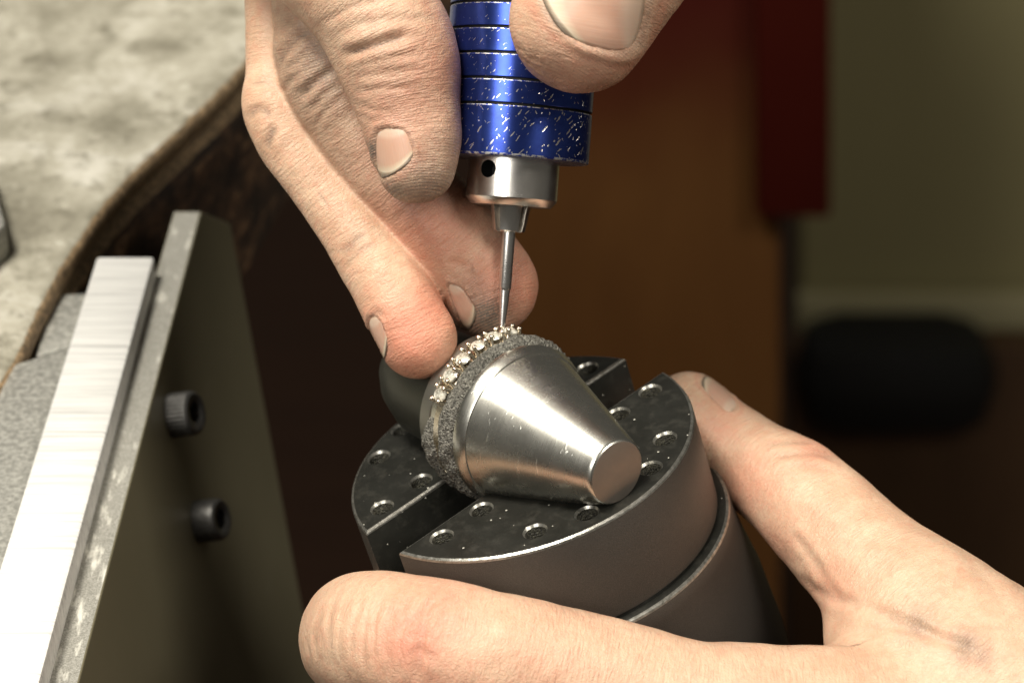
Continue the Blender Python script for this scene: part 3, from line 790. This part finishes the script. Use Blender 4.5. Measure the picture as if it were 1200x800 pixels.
for l, wd_, dp in (
    ([(398, 67), (425, 58), (450, 50), (482, 40)], .62, .55), ([(395, 40), (430, 26), (480, 22), (520, 26)], .5, .16), ([(372, 32), (410, 8), (470, -6)], .5, .15),
    ([(412, 92), (450, 86), (500, 82)], .4, .13), ([(415, 108), (450, 104), (485, 104)], .4, .12), ([(418, 122), (440, 130), (465, 132)], .4, .12), ([(408, 80), (450, 68), (500, 62)], .4, .12), ([(420, 135), (436, 141), (452, 139)], .35, .1)): cr.append((l, wd_, dp, [2]))
for l, wd_, dp in (
    ([(324, 88), (330, 66), (346, 46), (372, 34)], .6, .34), ([(332, 84), (350, 72), (358, 60)], .4, .2), ([(352, 116), (366, 100), (395, 78)], .6, .45), ([(360, 134), (378, 112), (400, 96)], .5, .2),
    ([(322, 42), (336, 24), (355, 14)], .5, .2), ([(370, 150), (380, 130), (405, 110)], .4, .16), ([(330, 110), (340, 96), (350, 86)], .4, .16), ([(316, 20), (330, 6), (350, 0)], .45, .16), ([(462, 262), (478, 244), (492, 222)], .5, .12)): cr.append((l, wd_, dp, [3]))
for l, wd_, dp in (
    ([(312, 176), (318, 158), (322, 146)], .6, .3), ([(288, 140), (300, 128), (312, 130), (317, 140)], .6, .22), ([(292, 100), (312, 96), (326, 104)], .5, .12), ([(398, 300), (412, 288), (428, 272)], .6, .2), ([(404, 312), (424, 292), (440, 286)], .45, .14),
    ([(372, 225), (378, 233), (385, 242)], .18, .2), ([(432, 374), (440, 366), (450, 368)], .4, .2)): cr.append((l, wd_, dp, [4]))
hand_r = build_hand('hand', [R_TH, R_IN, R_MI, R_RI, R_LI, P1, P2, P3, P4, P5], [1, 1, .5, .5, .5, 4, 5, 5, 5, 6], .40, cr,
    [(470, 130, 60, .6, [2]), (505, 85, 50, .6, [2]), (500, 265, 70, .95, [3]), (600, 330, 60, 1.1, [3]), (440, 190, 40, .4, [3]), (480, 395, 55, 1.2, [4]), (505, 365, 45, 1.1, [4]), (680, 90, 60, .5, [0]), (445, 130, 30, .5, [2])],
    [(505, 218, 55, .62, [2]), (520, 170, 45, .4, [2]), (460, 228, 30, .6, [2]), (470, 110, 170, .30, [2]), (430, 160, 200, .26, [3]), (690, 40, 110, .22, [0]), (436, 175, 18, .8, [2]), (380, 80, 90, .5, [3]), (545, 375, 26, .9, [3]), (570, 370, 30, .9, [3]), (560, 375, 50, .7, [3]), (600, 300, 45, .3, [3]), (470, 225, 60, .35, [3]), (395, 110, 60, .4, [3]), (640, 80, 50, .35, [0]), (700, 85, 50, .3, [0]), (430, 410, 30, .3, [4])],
    [([(437, 149), (478, 150), (488, 187), (441, 217)], [2], .28), ([(766, -46), (747, 70), (655, 46), (617, -40)], [0], .35),
     ([(521, 331), (541, 336), (561, 366), (546, 396)], [3], .2), ([(428, 372), (446, 370), (455, 402), (446, 440)], [4], .2)],
    'grimy right hand gripping the blue handpiece, fingertips braced on the mandrel', M['skin_r'], M['nail'])

# left hand: thumb behind the clamp, index finger across its front, the rest curled underneath
L_TH = chain([(1330, 960, 312, 15), (1220, 850, 315, 13), (1105, 745, 322, 10.6), (1022, 667, 330, 8.3), (934, 578, 340, 7.15), (886, 546, 346, 6.35), (850, 524, 350, 6.4), (806, 488, 354, 6.2)])
L_IN = chain([(1330, 1000, 316, 15), (1150, 920, 316, 13), (1000, 866, 314, 11), (900, 848, 313, 9.7), (800, 834, 312, 9.0), (700, 805, 312, 8.7), (580, 775, 311, 8.5), (490, 757, 313, 8.6), (438, 748, 318, 8.4), (424, 745, 326, 7.9), (432, 742, 336, 7.2), (450, 738, 344, 6.6)])
L_WB = chain([(1012, 748, 324, 4.2), (1050, 770, 321, 7), (1110, 810, 318, 10)])
L_MI = chain([(1330, 1060, 320, 14), (1150, 1030, 320, 10.5), (900, 1000, 316, 9), (700, 960, 316, 8.8), (560, 930, 320, 8.5), (470, 905, 330, 8), (470, 890, 344, 7.2)])
L_RI = chain([(1330, 1120, 326, 13), (1150, 1130, 326, 10), (920, 1120, 322, 8.8), (740, 1090, 322, 8.4), (600, 1060, 328, 8), (540, 1040, 340, 7.4)])
cl = []
for l, wd_, dp in (
    ([(514, 690), (500, 712), (494, 745), (488, 800)], .5, .28), ([(545, 690), (525, 698), (500, 712), (464, 742)], .45, .2), ([(560, 700), (520, 712), (490, 730)], .4, .12), ([(478, 770), (492, 760), (512, 775)], .5, .15), ([(526, 700), (523, 725), (521, 745)], .4, .08), ([(462, 715), (455, 740), (452, 770)], .5, .12),
    ([(455, 690), (440, 720), (436, 780)], .35, .08)): cl.append((l, wd_, dp, [1]))
for x_ in np.linspace(366, 470, 17):
    j_ = lambda a: float(rng.uniform(-a, a)); bow = (x_ - 420) * .10
    y0_ = 700 + j_(14) + max(0, 385 - x_) * .7; y1_ = 775 + j_(25)
    cl.append(([(x_ + 8 + j_(3), y0_), (x_ - 3 + j_(3) + bow * .3, (y0_ + y1_) / 2 + j_(8)), (x_ - 2 + j_(4), y1_)], float(rng.uniform(.22, .38)), float(rng.uniform(.06, .15)), [1]))
for l, wd_, dp in (
    ([(938, 672), (955, 690), (985, 702), (1010, 706)], .7, .28), ([(955, 650), (965, 672), (985, 700)], .5, .16), ([(1010, 706), (1050, 728), (1085, 742), (1130, 756), (1150, 768)], .7, .40), ([(1040, 714), (1075, 730), (1100, 745)], .35, .16),
    ([(900, 536), (930, 531), (960, 530), (988, 538)], .6, .34), ([(896, 522), (930, 517), (960, 520)], .5, .2), ([(915, 548), (945, 544), (985, 552)], .5, .16), ([(1000, 690), (1030, 662), (1070, 640)], .8, .08), ([(990, 650), (1030, 625), (1060, 612)], .8, .08), ([(960, 625), (1000, 600), (1030, 590)], .7, .07), ([(925, 620), (950, 650), (968, 690)], .5, .18), ([(980, 735), (1000, 735), (1060, 736)], .6, .2), ([(1120, 640), (1150, 672), (1180, 720)], .9, .12)): cl.append((l, wd_, dp, None))
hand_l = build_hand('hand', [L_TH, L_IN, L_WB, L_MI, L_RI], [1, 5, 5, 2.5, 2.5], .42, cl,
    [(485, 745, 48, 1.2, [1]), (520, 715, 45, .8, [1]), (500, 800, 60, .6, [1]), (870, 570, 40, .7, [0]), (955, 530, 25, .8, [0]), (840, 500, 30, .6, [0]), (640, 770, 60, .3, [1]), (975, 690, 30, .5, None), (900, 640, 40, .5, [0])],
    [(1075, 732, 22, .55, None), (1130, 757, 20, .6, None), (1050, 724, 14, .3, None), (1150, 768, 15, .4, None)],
    [([(868, 474), (852, 484), (818, 448), (834, 432)], [0], .15)],
    'clean left hand cupping the black clamp, thumb behind it and index finger across', M['skin_l'], M['nail'], .25)

# ------------------------------------------------------------------ bench fixture at the left
UPC = np.array([0, -CP, -SP])
def on_plane(px_, py_, h):                      # horizontal plane h mm (h < 0) below the lens
    r = pt(px_, py_, 1.0); return r * (h / (UPC @ r))
HBAR, HPL = -213.5, -217.5
def prism(name, top, drop, mats, parent, bevel=.0004):
    b = [t - UPC * drop for t in top]
    return hexa(name, [world(p) for p in b] + [world(p) for p in top], mats, parent, bevel)
fx = root('bench_fixture', Matrix.Translation(Vector(world(on_plane(80, 500, HBAR - 40)))), 'steel bench mount with bright milled aluminium bar and dark side plate with two screws', 'bench mount')
top = [on_plane(113, 300, HBAR), on_plane(181, 300, HBAR), on_plane(30, 860, HBAR), on_plane(-62, 860, HBAR)]
prism('aluminium_bar', top, 14, M['bar'], fx, .0006)
ptop = [on_plane(203.5, 248, HPL), on_plane(235.5, 248, HPL), on_plane(79, 850, HPL), on_plane(28, 850, HPL)]
# side face leans out towards its foot
A_, E_ = pt(235.5, 248, ptop[1][2]), ptop[2]; Cc = pt(352, 700, 440)
nn = np.cross(E_ - A_, Cc - A_); nn /= np.linalg.norm(nn)
if nn[0] < 0: nn = -nn
def on_face(px_, py_):
    r = pt(px_, py_, 1.0); return r * ((A_ @ nn) / (r @ nn))
B_ = on_face(270, 262); D1 = on_face(380, 830); D2 = on_face(79, 1200)
def plate():
    outer = [E_, A_, B_, Cc, D1, D2]
    thick = np.linalg.norm(ptop[1] - ptop[0])
    inner = [ptop[3], ptop[0]] + [p + np.array([-1, 0, 0.0]) * thick for p in (B_, Cc, D1, D2)]
    bm = bmesh.new(); vo = [bm.verts.new(world(p)) for p in outer]; vi = [bm.verts.new(world(p)) for p in inner]
    f = bm.faces.new(vo); f.material_index = 0
    f = bm.faces.new(vi[::-1]); f.material_index = 0
    for i in range(6):
        j = (i + 1) % 6; f = bm.faces.new((vo[j], vo[i], vi[i], vi[j])); f.material_index = 1 if i == 0 else 0
    bmesh.ops.recalc_face_normals(bm, faces=bm.faces)
    bmesh.ops.bevel(bm, geom=bm.edges[:], offset=.0002, segments=2, affect='EDGES', profile=.5)
    me = bpy.data.meshes.new('side_plate'); bm.to_mesh(me); bm.free()
    me.materials.append(M['plate']); me.materials.append(M['plate_top'])
    o = link(bpy.data.objects.new('side_plate', me), fx); o.matrix_parent_inverse = fx.matrix_world.inverted()
plate()
def cap_screw(px_, py_, rad, length, knurl):
    base = on_face(px_, py_); ez = nn * .95 + np.array([0, 0, -.24]); ez = ez / np.linalg.norm(ez); ex = np.cross(ez, UPC); ex /= np.linalg.norm(ex); ey = np.cross(ez, ex)
    mw = frame(base, ex, ey, ez)
    seg = 96; verts, faces, mi = [], [], []
    rows = [(rad, -.5), (rad, .0), (rad, length - .75), (rad - .12, length - .3), (rad - .5, length), (rad * .60, length), (rad * .52, length - .15)]
    for l, (r_, z_) in enumerate(rows):
        for j in range(seg):
            rr = r_ - (.20 if (l in (1, 2) and knurl and j % 3 == 0) else 0); a = 2 * math.pi * j / seg
            verts.append((rr * math.cos(a) * MM, rr * math.sin(a) * MM, z_ * MM))
    for hz in (length - .15, length - 2.2):                 # hexagon socket
        for j in range(seg):
            a = 2 * math.pi * j / seg; rr = rad * .46 / math.cos((a % (math.pi / 3)) - math.pi / 6)
            verts.append((rr * math.cos(a) * MM, rr * math.sin(a) * MM, hz * MM))
    for l in range(len(rows) + 1):
        for j in range(seg): faces.append((l * seg + j, l * seg + (j + 1) % seg, (l + 1) * seg + (j + 1) % seg, (l + 1) * seg + j))
    L_ = len(rows) + 1; faces.append(tuple(range(L_ * seg, L_ * seg + seg)))
    o = mesh_obj('screw', verts, faces, M['screw'], None, True, angle=35)
    o.parent = fx; o.matrix_parent_inverse = fx.matrix_world.inverted(); o.matrix_world = mw
    return o
cap_screw(200, 487, 3.3, 4.3, True)['label'] = 'upper knurled socket screw catching light'
cap_screw(231, 611, 3.2, 4.3, False)['label'] = 'lower smooth black socket screw'
HBL = -215.2
top = [on_plane(14, 426, HBL), on_plane(85, 405, HBL), on_plane(-20, 860, HBL), on_plane(-190, 860, HBL)]
prism('mount_block', top, 22, M['block'], fx, .0006)
top = [on_plane(62, 345, HBL - 3), on_plane(112, 342, HBL - 3), on_plane(95, 402, HBL - 3), on_plane(41, 418, HBL - 3)]
prism('back_plate', top, 10, M['block'], fx, .0004)

# ------------------------------------------------------------------ bench top with its curved cut-out
HBN = -214.5
edge_px = [(-330, 900), (-200, 760), (-90, 600), (-20, 482), (18, 425), (42, 374), (70, 320), (102, 272), (140, 224), (182, 183), (225, 142), (258, 108), (284, 80), (304, 52), (330, 10), (365, -40), (420, -90), (520, -135), (640, -150)]
def bench():
    ctrl = np.array([on_plane(a, b, HBN) for a, b in edge_px]); E = []
    Q_ = np.vstack([2 * ctrl[0] - ctrl[1], ctrl, 2 * ctrl[-1] - ctrl[-2]])
    for i in range(len(ctrl) - 1):
        p0, p1, p2, p3 = Q_[i:i + 4]
        for t in np.arange(8) / 8: E.append(.5 * (2 * p1 + (-p0 + p2) * t + (2 * p0 - 5 * p1 + 4 * p2 - p3) * t**2 + (-p0 + 3 * p1 - 3 * p2 + p3) * t**3))
    E.append(ctrl[-1]); E = np.array(E)
    jit = np.cumsum(rng.normal(0, .05, len(E))); jit -= np.linspace(jit[0], jit[-1], len(E))
    tn = np.gradient(E, axis=0); tn /= np.linalg.norm(tn, axis=1, keepdims=True); side = np.cross(tn, UPC)
    if side[40][0] > 0: side = -side                 # towards the bench
    E = E + side * (jit + rng.normal(0, .1, len(E)))[:, None]
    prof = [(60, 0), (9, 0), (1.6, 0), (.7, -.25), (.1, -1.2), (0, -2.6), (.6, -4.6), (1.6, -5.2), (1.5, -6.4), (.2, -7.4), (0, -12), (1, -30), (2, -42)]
    verts = []; faces = []; mi = []
    far = world(on_plane(-900, -260, HBN))
    for e, s in zip(E, side):
        for k_, (a, b) in enumerate(prof):
            if k_ == 0:
                p = e + s * 0; wv = world(p); wv = np.array([wv[0] - .55, wv[1] + .10, wv[2]])
            else: wv = world(e + s * a + UPC * b)
            verts.append(wv)
    n = len(prof)
    for i in range(len(E) - 1):
        for k_ in range(n - 1):
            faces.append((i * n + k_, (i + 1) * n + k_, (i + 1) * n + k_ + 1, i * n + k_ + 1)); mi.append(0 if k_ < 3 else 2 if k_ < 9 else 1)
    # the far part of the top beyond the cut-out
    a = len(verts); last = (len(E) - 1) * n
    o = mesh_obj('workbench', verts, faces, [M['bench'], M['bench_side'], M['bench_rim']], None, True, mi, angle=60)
    bm = bmesh.new(); bm.from_mesh(o.data); bmesh.ops.recalc_face_normals(bm, faces=bm.faces); bm.to_mesh(o.data); bm.free()
    tag(o, 'stained pale wooden workbench with a curved cut-out edge', 'workbench')
bench()
# block of grey steel at the far left of the bench
tb = [on_plane(-66, 170, HBN + 6), on_plane(-14, 188, HBN + 6), on_plane(7, 262, HBN + 6), on_plane(-70, 330, HBN + 6)]
o = prism('steel_block', tb, 5.99, M['block'], None, .0008)
tag(o, 'blurred grey steel block lying on the bench top', 'steel block')

# ------------------------------------------------------------------ things far behind, out of focus
def m_cabinet():
    k = NT('brown_wood_dark_red_on_top'); c = k.coord((30, 30, 6)); n = k.noise(c, 1, 5, .6, 1.2)
    wood = k.mix(n, (.080, .031, .008), (.135, .058, .015))
    g = k.n('ShaderNodeTexCoord').outputs['Object']; sp = k.n('ShaderNodeSeparateXYZ', inp={0: g})
    b = k.noise(k.coord((9, 9, 9)), 1, 3, .6)
    f = k.math('ADD', sp.outputs[2], k.math('MULTIPLY', b, .10))
    red = k.ramp(k.math('MULTIPLY', k.math('SUBTRACT', f, RED_FROM), 9.0, clamp=True), [(0, 0), (1, 1)], 'EASE')
    k.set(Base_Color=k.mix(red, wood, (.050, .005, .002)), Roughness=.8, Specular_IOR_Level=.15, Normal=k.bump(n, .001, .4)); return k.m
RED_FROM = float(wp(760, 190, 850 / (CP - SP * (190 - 400) / FPX))[2]) + .02  # height around which the brown wood turns dark red towards the top
M['brown'] = m_cabinet()
M['redwood'] = m_wood('dark_red_wood', (.038, .004, .002), (.052, .006, .003)); M['redwood'].node_tree.nodes['Principled BSDF'].inputs['Specular IOR Level'].default_value = .1
M['olive'] = m_simple('olive_grey_paint', (.40, .355, .175), .7)
M['ledge_lit'] = m_simple('lit_ledge_paint', (.52, .47, .27), .6)  # paler copy of the wall colour: the lip's highlight is painted in
M['blackbox'] = m_simple('matt_black_plastic', (.006, .006, .005), .7)
M['lowwood'] = m_wood('dark_brown_wood', (.050, .024, .009), (.10, .050, .020))
M['floor'] = m_wood('dark_floor_boards', (.040, .014, .006), (.085, .036, .014), (8, 60, 8))
def panel(name, px0, px1, py0, py1, fwd, depth, mat, bevel=.002):
    """upright box on a plane fwd mm ahead of the lens (measured level), front through the given outline"""
    dd = lambda py: fwd / (CP - SP * (py - 400) / FPX)
    a = wp(px0, py1, dd(py1)); b = wp(px1, py1, dd(py1)); t = wp(px0, py0, dd(py0)); b2 = wp(px1, py0, dd(py0))
    P = [a, b, b + np.array([0, depth, 0]), a + np.array([0, depth, 0]), t, b2, b2 + np.array([0, depth, 0]), t + np.array([0, depth, 0])]
    for q in P[:4]: q[2] = a[2]
    for q in P[4:]: q[2] = t[2]
    return hexa(name, P, mat, None, bevel)
cab = panel('wooden_cabinet', 585, 915, -500, 1470, 850, .35, M['brown']); tag(cab, 'blurred brown wooden cabinet behind the handpiece', 'cabinet')
post = panel('wooden_post', 886, 974, -500, 256, 835, .010, M['redwood']); tag(post, 'blurred dark red wooden post beside the brown cabinet', 'post')
wl = panel('wall', 940, 2100, -500, 1000, 1250, .05, M['olive']); tag(wl, kind='structure')
lg = panel('ledge', 936, 2000, 350, 397, 1235, .010, M['ledge_lit'], .001); tag(lg, 'blurred ledge along the olive wall, its lip highlight put into the colour', 'ledge')
low = panel('low_cabinet', 925, 2000, 408, 1200, 1210, .02, M['lowwood']); tag(low, 'dark brown low cabinet under the pale ledge', 'cabinet')
bx = panel('storage_box', 935, 1178, 412, 530, 1180, .06, M['blackbox'], .028); tag(bx, 'blurred black box in front of the low brown cabinet', 'box')
box('floor', -6, 6, -6, 6, -.02, 0, M['floor'])['kind'] = 'structure'
